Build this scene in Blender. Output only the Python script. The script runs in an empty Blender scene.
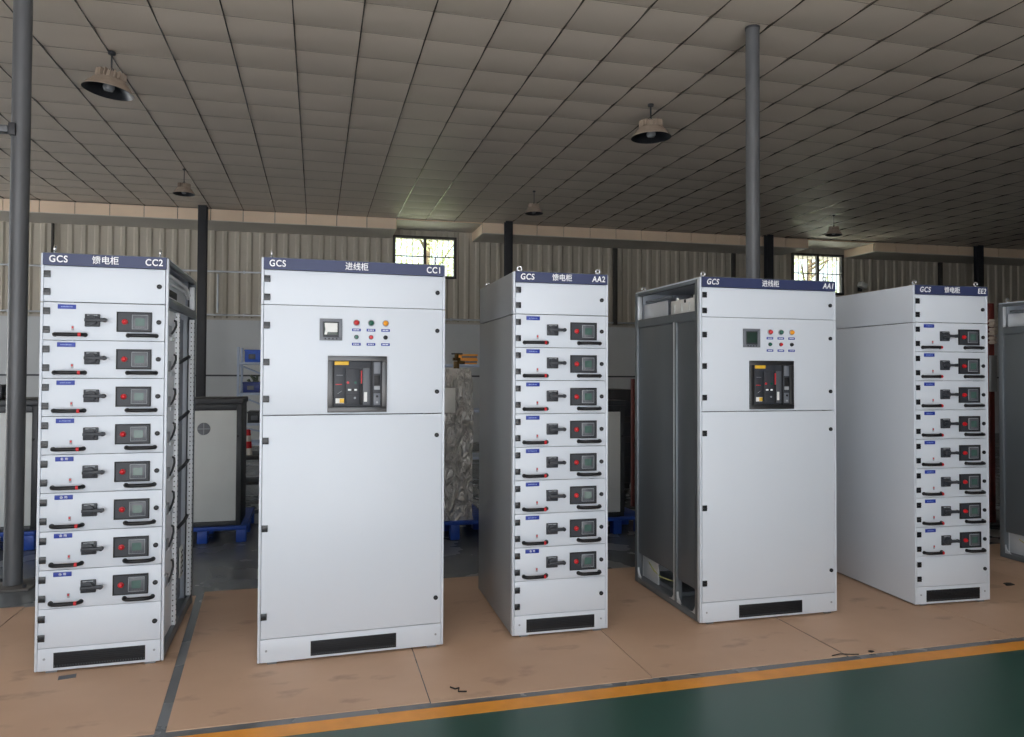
import bpy, bmesh, math, random
from mathutils import Matrix, Vector
random.seed(7)
S = bpy.context.scene
COL = S.collection
PI = math.pi

# ---------------------------------------------------------------- materials
def lin(c):
    c = c / 255.0
    return c / 12.92 if c <= 0.04045 else ((c + 0.055) / 1.055) ** 2.4

def rgb(t):
    return (lin(t[0]), lin(t[1]), lin(t[2]), 1.0)

MATS = {}

def mat(name, col, rough=0.5, metal=0.0, var=0.06, scale=6.0, bump=0.0, bscale=40.0, spec=0.5, coat=0.0,
        stretch=(1, 1, 1), rvar=0.0):
    """principled material with a procedural mottling of the base colour"""
    m = bpy.data.materials.new(name)
    m.use_nodes = True
    nt = m.node_tree
    b = nt.nodes['Principled BSDF']
    b.inputs['Roughness'].default_value = rough
    b.inputs['Metallic'].default_value = metal
    b.inputs['Specular IOR Level'].default_value = spec
    b.inputs['Coat Weight'].default_value = coat
    tc = nt.nodes.new('ShaderNodeTexCoord')
    mp = nt.nodes.new('ShaderNodeMapping')
    mp.inputs['Scale'].default_value = stretch
    nt.links.new(tc.outputs['Object'], mp.inputs['Vector'])
    n = nt.nodes.new('ShaderNodeTexNoise')
    n.inputs['Scale'].default_value = scale
    n.inputs['Detail'].default_value = 4
    nt.links.new(mp.outputs['Vector'], n.inputs['Vector'])
    r = nt.nodes.new('ShaderNodeValToRGB')
    c = rgb(col)
    r.color_ramp.elements[0].position = 0.3
    r.color_ramp.elements[1].position = 0.7
    r.color_ramp.elements[0].color = tuple(v * (1 - var) for v in c[:3]) + (1,)
    r.color_ramp.elements[1].color = tuple(min(1, v * (1 + var)) for v in c[:3]) + (1,)
    nt.links.new(n.outputs['Fac'], r.inputs['Fac'])
    nt.links.new(r.outputs['Color'], b.inputs['Base Color'])
    if rvar:
        mr = nt.nodes.new('ShaderNodeMapRange')
        mr.inputs['To Min'].default_value = max(0.02, rough - rvar)
        mr.inputs['To Max'].default_value = min(1, rough + rvar)
        nt.links.new(n.outputs['Fac'], mr.inputs['Value'])
        nt.links.new(mr.outputs['Result'], b.inputs['Roughness'])
    if bump:
        n2 = nt.nodes.new('ShaderNodeTexNoise')
        n2.inputs['Scale'].default_value = bscale
        n2.inputs['Detail'].default_value = 3
        nt.links.new(mp.outputs['Vector'], n2.inputs['Vector'])
        bp = nt.nodes.new('ShaderNodeBump')
        bp.inputs['Strength'].default_value = bump
        bp.inputs['Distance'].default_value = 0.02
        nt.links.new(n2.outputs['Fac'], bp.inputs['Height'])
        nt.links.new(bp.outputs['Normal'], b.inputs['Normal'])
    MATS[name] = m
    return m

WHITE = mat('white_powder_coat', (206, 213, 222), 0.38, var=0.012, scale=2.0)
GALV = mat('galvanised_sheet', (122, 128, 134), 0.42, metal=0.55, var=0.05, scale=3, stretch=(1, 1, .3))
SHADESH = mat('shade_toned_side_sheet', (138, 141, 144), 0.28, var=0.03, scale=2)  # cabinet white darkened so the colour carries the shade on AA2's flanks
BLUISH = mat('bluish_inner_sheet', (160, 168, 180), 0.45, var=0.04)
GALVB = mat('bright_zinc_profile', (206, 210, 214), 0.35, metal=0.35, var=0.04, scale=8)
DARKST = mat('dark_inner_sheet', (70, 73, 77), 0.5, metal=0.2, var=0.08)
INNERW = mat('inner_white_sheet', (230, 233, 236), 0.45, var=0.03)
BLACKP = mat('black_plastic', (22, 23, 26), 0.45, var=0.1, scale=20, spec=0.35)
HINGE = mat('hinge_black_lacquer', (34, 36, 40), 0.22, var=0.05)
GREYP = mat('dark_grey_plastic', (52, 55, 61), 0.42, var=0.06, scale=15, spec=0.35)
MIDP = mat('grey_plastic', (104, 109, 117), 0.4, var=0.05, scale=15)
BEZEL = mat('satin_black_bezel', (32, 33, 36), 0.3, var=0.05, spec=0.9)
METG = mat('meter_grey_face', (78, 82, 88), 0.3, var=0.05)
LIGHTP = mat('pale_grey_plastic', (150, 155, 160), 0.4, var=0.05)
SCREEN = mat('green_lcd_glass', (72, 98, 92), 0.12, var=0.12, scale=30)
DSCREEN = mat('dark_lcd_glass', (44, 62, 56), 0.1, var=0.1, scale=20)
BLUEBAR = mat('blue_title_lacquer', (47, 56, 92), 0.42, var=0.04, scale=4)
BLUELAB = mat('blue_engraved_plate', (24, 52, 150), 0.4, var=0.1, scale=30)
PALEBL = mat('pale_blue_engraving', (150, 168, 222), 0.5, var=0.01)
LETTER = mat('white_lettering', (236, 238, 240), 0.5, var=0.01)
RED = mat('red_plastic', (196, 24, 34), 0.3, var=0.08, scale=30)
REDL = mat('red_lamp_lens', (190, 40, 44), 0.12, var=0.1, scale=30)
GREENL = mat('green_lamp_lens', (34, 92, 76), 0.12, var=0.1, scale=30)
YELL = mat('yellow_lamp_lens', (226, 150, 38), 0.14, var=0.1, scale=30)
CHROME = mat('bright_chrome', (220, 222, 224), 0.18, metal=0.9, var=0.03)
YELLAB = mat('yellow_label', (222, 178, 52), 0.5, var=0.06, scale=40)
PAPER = mat('white_label_paper', (222, 224, 222), 0.6, var=0.04, scale=20)
BLACKV = mat('black_filter_mesh', (20, 23, 28), 0.7, var=0.4, scale=120)
WIREYG = mat('yellow_green_wire', (178, 180, 116), 0.5, var=0.2, scale=20)
STEELP = mat('painted_grey_steel_pole', (94, 96, 99), 0.42, metal=0.15, var=0.14, scale=5, stretch=(1, 1, .25))
STEELD = mat('dark_painted_steel', (50, 51, 55), 0.5, var=0.12, scale=5)
PLATEF = mat('dusty_base_plate', (96, 94, 92), 0.7, var=0.2, scale=9)
BLUEPL = mat('blue_pallet_plastic', (30, 72, 164), 0.45, var=0.12, scale=9)
BOXDK = mat('dark_cabinet_lacquer', (46, 49, 54), 0.42, var=0.06)
BOXLT = mat('light_grey_cabinet_panel', (214, 219, 219), 0.45, var=0.02)
RACKM = mat('pale_blue_rack_paint', (178, 192, 214), 0.45, var=0.05)
CRATE = mat('blue_crate_plastic', (28, 92, 206), 0.4, var=0.12, scale=12)
NAVY = mat('navy_crate_plastic', (26, 52, 130), 0.4, var=0.12, scale=12)
TOOLS = mat('mixed_green_parts', (92, 104, 84), 0.6, var=0.5, scale=25)
CONER = mat('cone_red', (206, 34, 46), 0.4, var=0.08)
CONEW = mat('cone_white_band', (232, 232, 228), 0.4, var=0.03)
BRASS = mat('aged_brass', (96, 74, 44), 0.35, metal=0.7, var=0.2, scale=25)
ORANGE = mat('orange_plastic', (250, 164, 60), 0.45, var=0.08)
BUSRED = mat('red_brown_busbar_sleeve', (104, 44, 40), 0.5, var=0.2, scale=10)
CREAM = mat('cream_insulator', (196, 184, 172), 0.35, var=0.05)
LAMPAL = mat('dusty_cast_aluminium', (176, 160, 144), 0.5, metal=0.25, var=0.1, scale=14)
LAMPIN = mat('lamp_inner_reflector', (44, 46, 50), 0.3, metal=0.4, var=0.1)
BULB = mat('unlit_bulb_glass', (120, 124, 128), 0.1, var=0.05)
RUBBER = mat('black_rubber', (24, 24, 26), 0.7, var=0.2)
BARK = mat('tree_bark', (88, 74, 58), 0.85, var=0.25, scale=12)
SCRAP = mat('dark_scrap', (40, 36, 34), 0.8, var=0.3, scale=30)
TBAR = mat('bronze_tee_bar', (98, 92, 84), 0.24, metal=0.5, var=0.1, scale=2)
TBARX = mat('painted_cross_bar', (150, 142, 130), 0.25, metal=0.3, var=0.1, scale=2)
POSTM = mat('brown_grey_wall_post', (72, 69, 64), 0.5, var=0.1)
FRAMEW = mat('dark_window_frame', (74, 70, 64), 0.5, var=0.1)

# film wrapped metal: crumpled normal
def film_mat():
    m = mat('stretch_film_over_metal', (226, 226, 224), 0.16, metal=0.45, var=0.15, scale=9, coat=1.0)
    nt = m.node_tree
    b = nt.nodes['Principled BSDF']
    tc = nt.nodes.new('ShaderNodeTexCoord')
    mp = nt.nodes.new('ShaderNodeMapping')
    mp.inputs['Scale'].default_value = (4, 4, 2.2)
    mp.inputs['Rotation'].default_value = (0.4, 0.5, 0.2)
    n = nt.nodes.new('ShaderNodeTexNoise')
    n.inputs['Scale'].default_value = 3.2
    n.inputs['Detail'].default_value = 6
    n.inputs['Distortion'].default_value = 1.6
    bp = nt.nodes.new('ShaderNodeBump')
    bp.inputs['Strength'].default_value = 1.0
    bp.inputs['Distance'].default_value = 0.12
    nt.links.new(tc.outputs['Object'], mp.inputs['Vector'])
    nt.links.new(mp.outputs['Vector'], n.inputs['Vector'])
    nt.links.new(n.outputs['Fac'], bp.inputs['Height'])
    nt.links.new(bp.outputs['Normal'], b.inputs['Normal'])
    return m
FILM = film_mat()

def glass_mat():
    m = bpy.data.materials.new('window_glass')
    m.use_nodes = True
    nt = m.node_tree
    nt.nodes.remove(nt.nodes['Principled BSDF'])
    t = nt.nodes.new('ShaderNodeBsdfTransparent')
    t.inputs['Color'].default_value = (0.94, 0.96, 0.92, 1)
    g = nt.nodes.new('ShaderNodeBsdfGlossy')
    g.inputs['Roughness'].default_value = 0.05
    fr = nt.nodes.new('ShaderNodeFresnel')
    fr.inputs['IOR'].default_value = 1.4
    mx = nt.nodes.new('ShaderNodeMixShader')
    nt.links.new(fr.outputs[0], mx.inputs[0])
    nt.links.new(t.outputs[0], mx.inputs[1])
    nt.links.new(g.outputs[0], mx.inputs[2])
    nt.links.new(mx.outputs[0], nt.nodes['Material Output'].inputs['Surface'])
    return m
GLASS = glass_mat()

def leaf_mat():
    m = mat('yellow_green_leaf', (186, 196, 146), 0.55, var=0.3, scale=3)
    nt = m.node_tree
    b = nt.nodes['Principled BSDF']
    tr = nt.nodes.new('ShaderNodeBsdfTranslucent')
    tr.inputs['Color'].default_value = rgb((212, 220, 166))
    mx = nt.nodes.new('ShaderNodeMixShader')
    mx.inputs[0].default_value = 0.45
    nt.links.new(b.outputs[0], mx.inputs[1])
    nt.links.new(tr.outputs[0], mx.inputs[2])
    nt.links.new(mx.outputs[0], nt.nodes['Material Output'].inputs['Surface'])
    return m
LEAF = leaf_mat()

# surfaces of the hall
CEILM = mat('pvc_ceiling_tile', (199, 188, 174), 0.5, var=0.05, scale=0.9, spec=0.35)
FASCM = mat('warm_white_fascia_panel', (240, 216, 188), 0.55, var=0.06, scale=1.5)
SOFFM = mat('grey_soffit_sheet', (196, 190, 180), 0.55, var=0.06, scale=1.2)
CORRM = mat('ribbed_wall_sheet', (192, 184, 168), 0.5, var=0.07, scale=1.4, stretch=(1, 1, .3))
LOWWM = mat('pale_lower_wall_paint', (206, 209, 210), 0.6, var=0.05, scale=0.8)
PLAINM = mat('plain_side_wall', (160, 154, 144), 0.7, var=0.06, scale=0.7)
FLOORM = mat('dark_polished_concrete', (104, 109, 114), 0.26, var=0.14, scale=2.2, rvar=0.1)
GREENM = mat('green_floor_paint', (46, 80, 72), 0.3, var=0.06, scale=1.5, rvar=0.02)
LINEM = mat('orange_line_paint', (226, 152, 52), 0.42, var=0.08, scale=9)
GROUNDM = mat('outdoor_concrete', (176, 176, 178), 0.8, var=0.08, scale=0.5)

GROUNDB = mat('pale_yard_concrete', (222, 220, 212), 0.8, var=0.06, scale=0.5)

def board_mat():
    m = bpy.data.materials.new('brown_floor_sheet')
    m.use_nodes = True
    nt = m.node_tree
    b = nt.nodes['Principled BSDF']
    b.inputs['Roughness'].default_value = 0.55
    b.inputs['Specular IOR Level'].default_value = 0.35
    tc = nt.nodes.new('ShaderNodeTexCoord')
    def noise(scale, detail, stretch=(1, 1, 1)):
        mp = nt.nodes.new('ShaderNodeMapping')
        mp.inputs['Scale'].default_value = stretch
        nt.links.new(tc.outputs['Object'], mp.inputs['Vector'])
        n = nt.nodes.new('ShaderNodeTexNoise')
        n.inputs['Scale'].default_value = scale
        n.inputs['Detail'].default_value = detail
        nt.links.new(mp.outputs['Vector'], n.inputs['Vector'])
        return n
    r = nt.nodes.new('ShaderNodeValToRGB')
    r.color_ramp.elements[0].position = 0.3
    r.color_ramp.elements[0].color = rgb((190, 158, 133))
    r.color_ramp.elements[1].position = 0.72
    r.color_ramp.elements[1].color = rgb((204, 173, 148))
    nt.links.new(noise(1.6, 5).outputs['Fac'], r.inputs['Fac'])
    # dust smears and dark scuffs, drawn out across the sheet
    st = nt.nodes.new('ShaderNodeValToRGB')
    st.color_ramp.elements[0].position = 0.60
    st.color_ramp.elements[0].color = (0, 0, 0, 1)
    st.color_ramp.elements[1].position = 0.72
    st.color_ramp.elements[1].color = (0.42, 0.42, 0.42, 1)
    nt.links.new(noise(2.4, 7, (1.3, 2.3, 1)).outputs['Fac'], st.inputs['Fac'])
    mx = nt.nodes.new('ShaderNodeMix')
    mx.data_type = 'RGBA'
    nt.links.new(st.outputs['Color'], mx.inputs['Factor'])
    nt.links.new(r.outputs['Color'], mx.inputs[6])
    mx.inputs[7].default_value = rgb((104, 86, 74))
    nt.links.new(mx.outputs[2], b.inputs['Base Color'])
    return m
BOARDM = board_mat()

# ---------------------------------------------------------------- mesh builder
class MB:
    def __init__(self):
        self.bm = bmesh.new()
        self.mats = []
    def mi(self, m):
        if m not in self.mats:
            self.mats.append(m)
        return self.mats.index(m)
    def _faces(self, fs, m):
        i = self.mi(m)
        for f in fs:
            f.material_index = i
    def box(self, x0, x1, y0, y1, z0, z1, m, bev=0.0, rot=None, seg=2):
        bm = self.bm
        c = Vector(((x0 + x1) / 2, (y0 + y1) / 2, (z0 + z1) / 2))
        M = Matrix.Translation(c)
        if rot is not None:
            M = M @ rot
        M = M @ Matrix.Diagonal((abs(x1 - x0), abs(y1 - y0), abs(z1 - z0), 1))
        r = bmesh.ops.create_cube(bm, size=1.0, matrix=M)
        vs = r['verts']
        fs = list({f for v in vs for f in v.link_faces})
        self._faces(fs, m)
        if bev:
            es = list({e for v in vs for e in v.link_edges})
            bmesh.ops.bevel(bm, geom=es, offset=bev, segments=seg, affect='EDGES', profile=0.5, material=-1)
        return self
    def cyl(self, c, r, L, axis, m, seg=20, r2=None, bev=0.0):
        bm = self.bm
        q = {'X': Matrix.Rotation(PI / 2, 4, 'Y'), 'Y': Matrix.Rotation(PI / 2, 4, 'X'), 'Z': Matrix.Identity(4)}[axis]
        rr = bmesh.ops.create_cone(bm, cap_ends=True, segments=seg, radius1=r, radius2=r if r2 is None else r2,
                                   depth=L, matrix=Matrix.Translation(c) @ q)
        vs = rr['verts']
        fs = list({f for v in vs for f in v.link_faces})
        self._faces(fs, m)
        if bev:
            es = list({e for f in fs if len(f.verts) > 4 for e in f.edges})
            bmesh.ops.bevel(bm, geom=es, offset=bev, segments=2, affect='EDGES', profile=0.5, material=-1)
        return self
    def tube(self, pts, r, m, seg=8, closed=False):
        bm = self.bm
        P = [Vector(p) for p in pts]
        n = len(P)
        rings = []
        up = Vector((0.13, 0.21, 0.97))
        for i in range(n):
            a = P[(i - 1) % n] if (closed or i > 0) else P[i]
            b = P[(i + 1) % n] if (closed or i < n - 1) else P[i]
            t = (b - a).normalized()
            u = t.cross(up)
            if u.length < 1e-4:
                u = t.cross(Vector((1, 0, 0)))
            u.normalize()
            w = u.cross(t).normalized()
            rad = r[i] if isinstance(r, (list, tuple)) else r
            rings.append([bm.verts.new(P[i] + rad * (math.cos(2 * PI * k / seg) * u + math.sin(2 * PI * k / seg) * w)) for k in range(seg)])
        fs = []
        for i in range(n if closed else n - 1):
            A, B = rings[i], rings[(i + 1) % n]
            for k in range(seg):
                fs.append(bm.faces.new((A[k], A[(k + 1) % seg], B[(k + 1) % seg], B[k])))
        if not closed:
            fs.append(bm.faces.new(list(reversed(rings[0]))))
            fs.append(bm.faces.new(rings[-1]))
        self._faces(fs, m)
        return self
    def lathe(self, prof, m, seg=32, c=(0, 0, 0), M=None):
        bm = self.bm
        rings = []
        c = Vector(c)
        for (r, z) in prof:
            ring = []
            for k in range(seg):
                p = Vector((r * math.cos(2 * PI * k / seg), r * math.sin(2 * PI * k / seg), z))
                if M is not None:
                    p = M @ p
                ring.append(bm.verts.new(c + p))
            rings.append(ring)
        fs = []
        for A, B in zip(rings, rings[1:]):
            for k in range(seg):
                fs.append(bm.faces.new((A[k], A[(k + 1) % seg], B[(k + 1) % seg], B[k])))
        self._faces(fs, m)
        return self
    def prism(self, poly, axis, a, b, m):
        """closed 2-D outline pushed from a to b along an axis"""
        bm = self.bm
        def P(u, v, w):
            return {'X': (w, u, v), 'Y': (u, w, v), 'Z': (u, v, w)}[axis]
        A = [bm.verts.new(P(u, v, a)) for u, v in poly]
        B = [bm.verts.new(P(u, v, b)) for u, v in poly]
        fs = [bm.faces.new(A), bm.faces.new(list(reversed(B)))]
        n = len(poly)
        for i in range(n):
            fs.append(bm.faces.new((A[i], B[i], B[(i + 1) % n], A[(i + 1) % n])))
        self._faces(fs, m)
        bmesh.ops.recalc_face_normals(bm, faces=fs)
        return self
    def mesh(self, name, angle=35):
        me = bpy.data.meshes.new(name)
        bmesh.ops.recalc_face_normals(self.bm, faces=self.bm.faces) if False else None
        self.bm.to_mesh(me)
        self.bm.free()
        for m in self.mats:
            me.materials.append(m)
        for p in me.polygons:
            p.use_smooth = True
        me.set_sharp_from_angle(angle=math.radians(angle))
        return me
    def build(self, name, parent=None, loc=(0, 0, 0), rotz=0.0, **k):
        return put(name, self.mesh(name, **k), parent, loc, rotz)

def put(name, me, parent=None, loc=(0, 0, 0), rotz=0.0):
    o = bpy.data.objects.new(name, me)
    COL.objects.link(o)
    o.location = loc
    o.rotation_euler = (0, 0, rotz)
    if parent is not None:
        o.parent = parent
    return o

def tag(o, label, cat, group=None):
    o['label'] = label
    o['category'] = cat
    if group:
        o['group'] = group
    return o

def thing(name, label, cat, loc, rotz=0.0, group=None):
    o = bpy.data.objects.new(name, None)
    COL.objects.link(o)
    o.empty_display_size = 0.1
    o.location = loc
    o.rotation_euler = (0, 0, rotz)
    return tag(o, label, cat, group)

def structure(o):
    o['kind'] = 'structure'
    return o

def text_mesh(body, size, m, align='LEFT', bold=0.0, depth=0.0006, xs=1.0, spacing=1.0, shear=0.0):
    """lettering that stands upright in the XZ plane and faces -Y"""
    c = bpy.data.curves.new('lettering', 'FONT')
    c.body = body
    c.size = size
    c.align_x = align
    c.align_y = 'CENTER'
    c.extrude = depth
    c.shear = shear
    c.offset = bold
    c.space_character = spacing
    o = bpy.data.objects.new('lettering', c)
    COL.objects.link(o)
    dg = bpy.context.evaluated_depsgraph_get()
    me = bpy.data.meshes.new_from_object(o.evaluated_get(dg))
    bpy.data.objects.remove(o)
    bpy.data.curves.remove(c)
    me.transform(Matrix.Rotation(PI / 2, 4, 'X') @ Matrix.Diagonal((xs, 1, 1, 1)))
    me.materials.clear()
    me.materials.append(m)
    return me

# ---------------------------------------------------------------- camera (hall frame: x along the row, y into the hall)
AX = 0.259
R0 = Vector((math.cos(AX), -math.sin(AX), 0))
F0 = Vector((math.sin(AX), math.cos(AX), 0))
pitch, roll, HC = 0.0204, 0.0043, 1.5836
FW = F0 * math.cos(pitch) + Vector((0, 0, 1)) * math.sin(pitch)
UP = -F0 * math.sin(pitch) + Vector((0, 0, 1)) * math.cos(pitch)
RT = R0 * math.cos(roll) + UP * math.sin(roll)
UP2 = -R0 * math.sin(roll) + UP * math.cos(roll)
cam = bpy.data.cameras.new('camera')
cam.sensor_width = 36.0
cam.lens = 735.764 / 1024 * 36
cam.shift_y = -11.833 / 1024
cam.clip_end = 300
co = bpy.data.objects.new('camera', cam)
COL.objects.link(co)
M = Matrix.Identity(4)
for i in range(3):
    M[i][0] = RT[i]
    M[i][1] = UP2[i]
    M[i][2] = -FW[i]
M[2][3] = HC
co.matrix_world = M
S.camera = co

# ---------------------------------------------------------------- the hall
ZC = 4.7735
XL, XR, YF = -12.0, 24.0, -3.6
ZS = 4.53                                  # soffit under the fascia
def fy(x): return 15.35 - 0.035 * x        # fascia line
def wy(x): return 16.42 - 0.035 * x        # back wall line
NOTCH = [(1.56, 3.378), (11.192, 13.01)]
WIN = [(1.625, 2.98, 3.69, 4.565), (11.51, 12.93, 3.6, 4.565)]

f = MB(); f.box(XL, XR, 3.30, 17.6, -0.25, -0.004, FLOORM)
fl = structure(f.build('floor'))
f = MB(); f.box(XL, XR, 1.0, 3.3655, -0.25, 0.0, GREENM)
structure(f.build('floor_walkway'))
f = MB(); f.box(XL, XR, YF, 1.0, -0.25, 0.0, GROUNDM)  # unseen strip of floor, made pale to bounce sun onto the ceiling
structure(f.build('floor_front'))
f = MB(); f.box(XL, XR, 3.365, 3.472, -0.2, 0.0012, LINEM)
structure(f.build('trim_1'))
f = MB(); f.box(-60, 70, -60, YF, -0.3, -0.02, GROUNDM)
structure(f.build('ground_front'))
f = MB(); f.box(-60, 70, 17.6, 60, -0.3, -0.02, GROUNDB)
structure(f.build('ground_back'))

# ceiling: sagging tiles between tee bars
def ceiling():
    m = MB()
    bm = m.bm
    m.mi(CEILM)
    px, py = 0.602, 0.567
    x0 = 0.369 - 0.602 * 21
    y0 = 6.425 - 0.567 * 18
    nx, ny = 61, 38
    rnd = random.Random(3)
    NV = 6
    for i in range(nx):
        for j in range(ny):
            xa, xb = x0 + i * px, x0 + (i + 1) * px
            ya, yb = y0 + j * py, y0 + (j + 1) * py
            A = 0.0155 * rnd.uniform(0.9, 1.1)
            sk = rnd.uniform(-0.002, 0.002)
            rows = []
            for k in range(NV + 1):
                v = k / NV
                z = ZC - A * math.sin(PI * v) ** 0.9 if 0 < v < 1 else ZC
                row = []
                for q, xq in enumerate((xa, xa + px * .12, xb - px * .12, xb)):
                    zz = z + (0.0 if q in (0, 3) else sk * math.sin(PI * v) * (1 if q == 1 else -1))
                    row.append(bm.verts.new((xq, ya + v * py, zz)))
                rows.append(row)
            for a, b in zip(rows, rows[1:]):
                for q in range(3):
                    bm.faces.new((a[q], b[q], b[q + 1], a[q + 1]))
    o = structure(m.build('ceiling', angle=60))
    g = MB()
    for i in range(nx + 1):
        x = x0 + i * px
        g.box(x - 0.006, x + 0.006, y0, y0 + ny * py, ZC - 0.0175, ZC + 0.004, TBAR)
    g.build('tee_bar', o)
    g = MB()
    for j in range(ny + 1):
        y = y0 + j * py
        g.box(x0, x0 + nx * px, y - 0.0015, y + 0.0015, ZC - 0.003, ZC + 0.003, TBARX)
    g.build('cross_bar', o)
    return o
ceiling()
f = MB(); f.box(XL - .5, XR + .5, YF - .2, 17.2, ZC + 0.02, ZC + 0.3, PLAINM)
structure(f.build('roof'))

# fascia, soffit and light wells over the two windows
def seg_runs():
    xs = [XL]
    for a, b in NOTCH:
        xs += [a, b]
    xs.append(XR)
    return [(xs[i], xs[i + 1]) for i in range(0, len(xs), 2)]

def slab(m, xa, xb, fa, fb, z0, z1, mm):
    """a slab whose near and far edges follow slanted lines"""
    bm = m.bm
    pts = [(xa, fa(xa)), (xb, fa(xb)), (xb, fb(xb)), (xa, fb(xa))]
    m.prism(pts, 'Z', z0, z1, mm)

fas = MB()
step = 0.602
x = 0.362 - step * 20
while x < XR:
    xa, xb = x + 0.006, x + step - 0.006
    z0 = ZS
    for a, b in NOTCH:
        if xa > a - 0.35 and xb < b + 0.35 and (xa + xb) / 2 > a and (xa + xb) / 2 < b:
            z0 = ZC - 0.045
    slab(fas, xa, xb, lambda q: fy(q), lambda q: fy(q) + 0.02, z0, ZC - 0.022, FASCM)
    x += step
fo = structure(fas.build('trim_2'))
bk = MB()
for a, b in seg_runs():
    slab(bk, a, b, lambda q: fy(q) + 0.021, lambda q: fy(q) + 0.04, ZS + 0.004, ZC - 0.021, STEELD)
bk.build('backing_strip', fo)
so = MB()
for a, b in seg_runs():
    slab(so, a, b, lambda q: fy(q) + 0.002, lambda q: wy(q) + 0.0, ZS - 0.012, ZS, SOFFM)
for a, b in NOTCH:
    for q in (a, b):
        so.prism([(q - 0.01, fy(q) + 0.045), (q + 0.01, fy(q) + 0.045), (q + 0.01, wy(q)), (q - 0.01, wy(q))], 'Z', ZS, ZC - 0.05, FASCM)
    slab(so, a, b, lambda q: fy(q) + 0.03, lambda q: wy(q), ZC - 0.05, ZC - 0.03, SOFFM)
structure(so.build('soffit'))

# back wall: ribbed sheet above, plain painted wall below, window openings cut out
def back_wall():
    m = MB()
    bm = m.bm
    m.mi(CORRM)
    P = 0.245
    prof = [(0, 0.0), (0.035, -0.028), (0.095, -0.028), (0.13, 0.0)]
    xs = []
    x = XL
    while x < XR:
        for u, d in prof:
            xs.append((x + u, d))
        x += P
    cuts = sorted({c for w in WIN for c in (w[0], w[1])})
    def depth(q):
        u = (q - XL) % P
        for (a, da), (b, db) in zip(prof, prof[1:] + [(P, 0.0)]):
            if a <= u <= b:
                return da + (db - da) * (u - a) / (b - a)
        return 0
    for c in cuts:
        xs.append((c, depth(c)))
    xs.sort()
    zs = sorted({2.62, 4.79} | {z for w in WIN for z in (w[2], w[3])})
    V = [[bm.verts.new((x, wy(x) + d, z)) for z in zs] for x, d in xs]
    for i in range(len(xs) - 1):
        xm = (xs[i][0] + xs[i + 1][0]) / 2
        if xs[i + 1][0] - xs[i][0] < 1e-6:
            continue
        for k in range(len(zs) - 1):
            zm = (zs[k] + zs[k + 1]) / 2
            if any(w[0] < xm < w[1] and w[2] < zm < w[3] for w in WIN):
                continue
            bm.faces.new((V[i][k], V[i + 1][k], V[i + 1][k + 1], V[i][k + 1]))
    o = structure(m.build('wall_back'))
    lw = MB()
    slab(lw, XL, XR, lambda q: wy(q) - 0.09, lambda q: wy(q) + 0.12, -0.2, 1.47, LOWWM)
    slab(lw, XL, XR, lambda q: wy(q) - 0.09, lambda q: wy(q) + 0.12, 1.485, 2.64, LOWWM)
    lw.build('lower_wall', o)
    lg = MB()
    slab(lg, XL, XR, lambda q: wy(q) - 0.12, lambda q: wy(q) - 0.028, 2.64, 2.68, SOFFM)
    slab(lg, XL, XR, lambda q: wy(q) - 0.1, lambda q: wy(q) - 0.09, 1.46, 1.495, DARKST)
    lg.build('ledge', o)
    bl = MB()
    for a, b in [(XL, WIN[0][0]), (WIN[0][1], WIN[1][0]), (WIN[1][1], XR)]:
        slab(bl, a, b, lambda q: wy(q) + 0.03, lambda q: wy(q) + 0.1, 2.6, 4.8, PLAINM)
    for w in WIN:
        slab(bl, w[0], w[1], lambda q: wy(q) + 0.03, lambda q: wy(q) + 0.1, 2.6, w[2], PLAINM)
        slab(bl, w[0], w[1], lambda q: wy(q) + 0.03, lambda q: wy(q) + 0.1, w[3], 4.8, PLAINM)
    bl.build('outer_skin', o)
    return o
back_wall()

for n, (xa, xb, za, zb) in enumerate(WIN, 1):
    yb = wy((xa + xb) / 2)
    fr = MB()
    def bar(x0, x1, z0, z1, y0=-0.05, y1=0.03, mm=FRAMEW):
        slab(fr, x0, x1, lambda q: wy(q) + y0, lambda q: wy(q) + y1, z0, z1, mm)
    bar(xa - .03, xa + .03, za - .03, zb + .03)
    bar(xb - .03, xb + .03, za - .03, zb + .03)
    bar(xa + .03, xb - .03, za - .03, za + .03)
    bar(xa + .03, xb - .03, zb - .03, zb + .03)
    w = structure(fr.build('window_%d' % n))
    fr = MB()
    mid = (xa + xb) / 2
    bar(mid - .03, mid + .03, za + .03, zb - .03)
    fr.build('mullion', w)
    fr = MB()
    for s0, s1 in ((xa + .03, mid - .03), (mid + .03, xb - .03)):
        for k in range(1, 5):
            q = s0 + (s1 - s0) * k / 5
            bar(q - .006, q + .006, za + .03, zb - .03, -0.03, -0.015)
        zz = za + (zb - za) * 0.51
        bar(s0, s1, zz - .012, zz + .012, -0.045, -0.03)
    fr.build('security_bars', w)
    fr = MB()
    bar(xa + .03, xb - .03, za + .03, zb - .03, 0.0, 0.006, GLASS)
    fr.build('pane', w)

f = MB()
f.box(XL - .2, XL, YF, 8.2, -0.2, ZC + 0.02, PLAINM); f.box(XL - .2, XL, 14.6, 17.2, -0.2, ZC + 0.02, PLAINM)
f.box(XL - .2, XL, 8.2, 14.6, 4.4, ZC + 0.02, PLAINM)
structure(f.build('wall_left'))              # with an open loading doorway
f = MB(); f.box(-60, XL, YF, 17.6, -0.3, -0.02, GROUNDM)
structure(f.build('ground_left'))
f = MB(); f.box(XR, XR + .2, YF, 17.2, -0.2, ZC + 0.02, PLAINM); structure(f.build('wall_right'))
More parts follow.
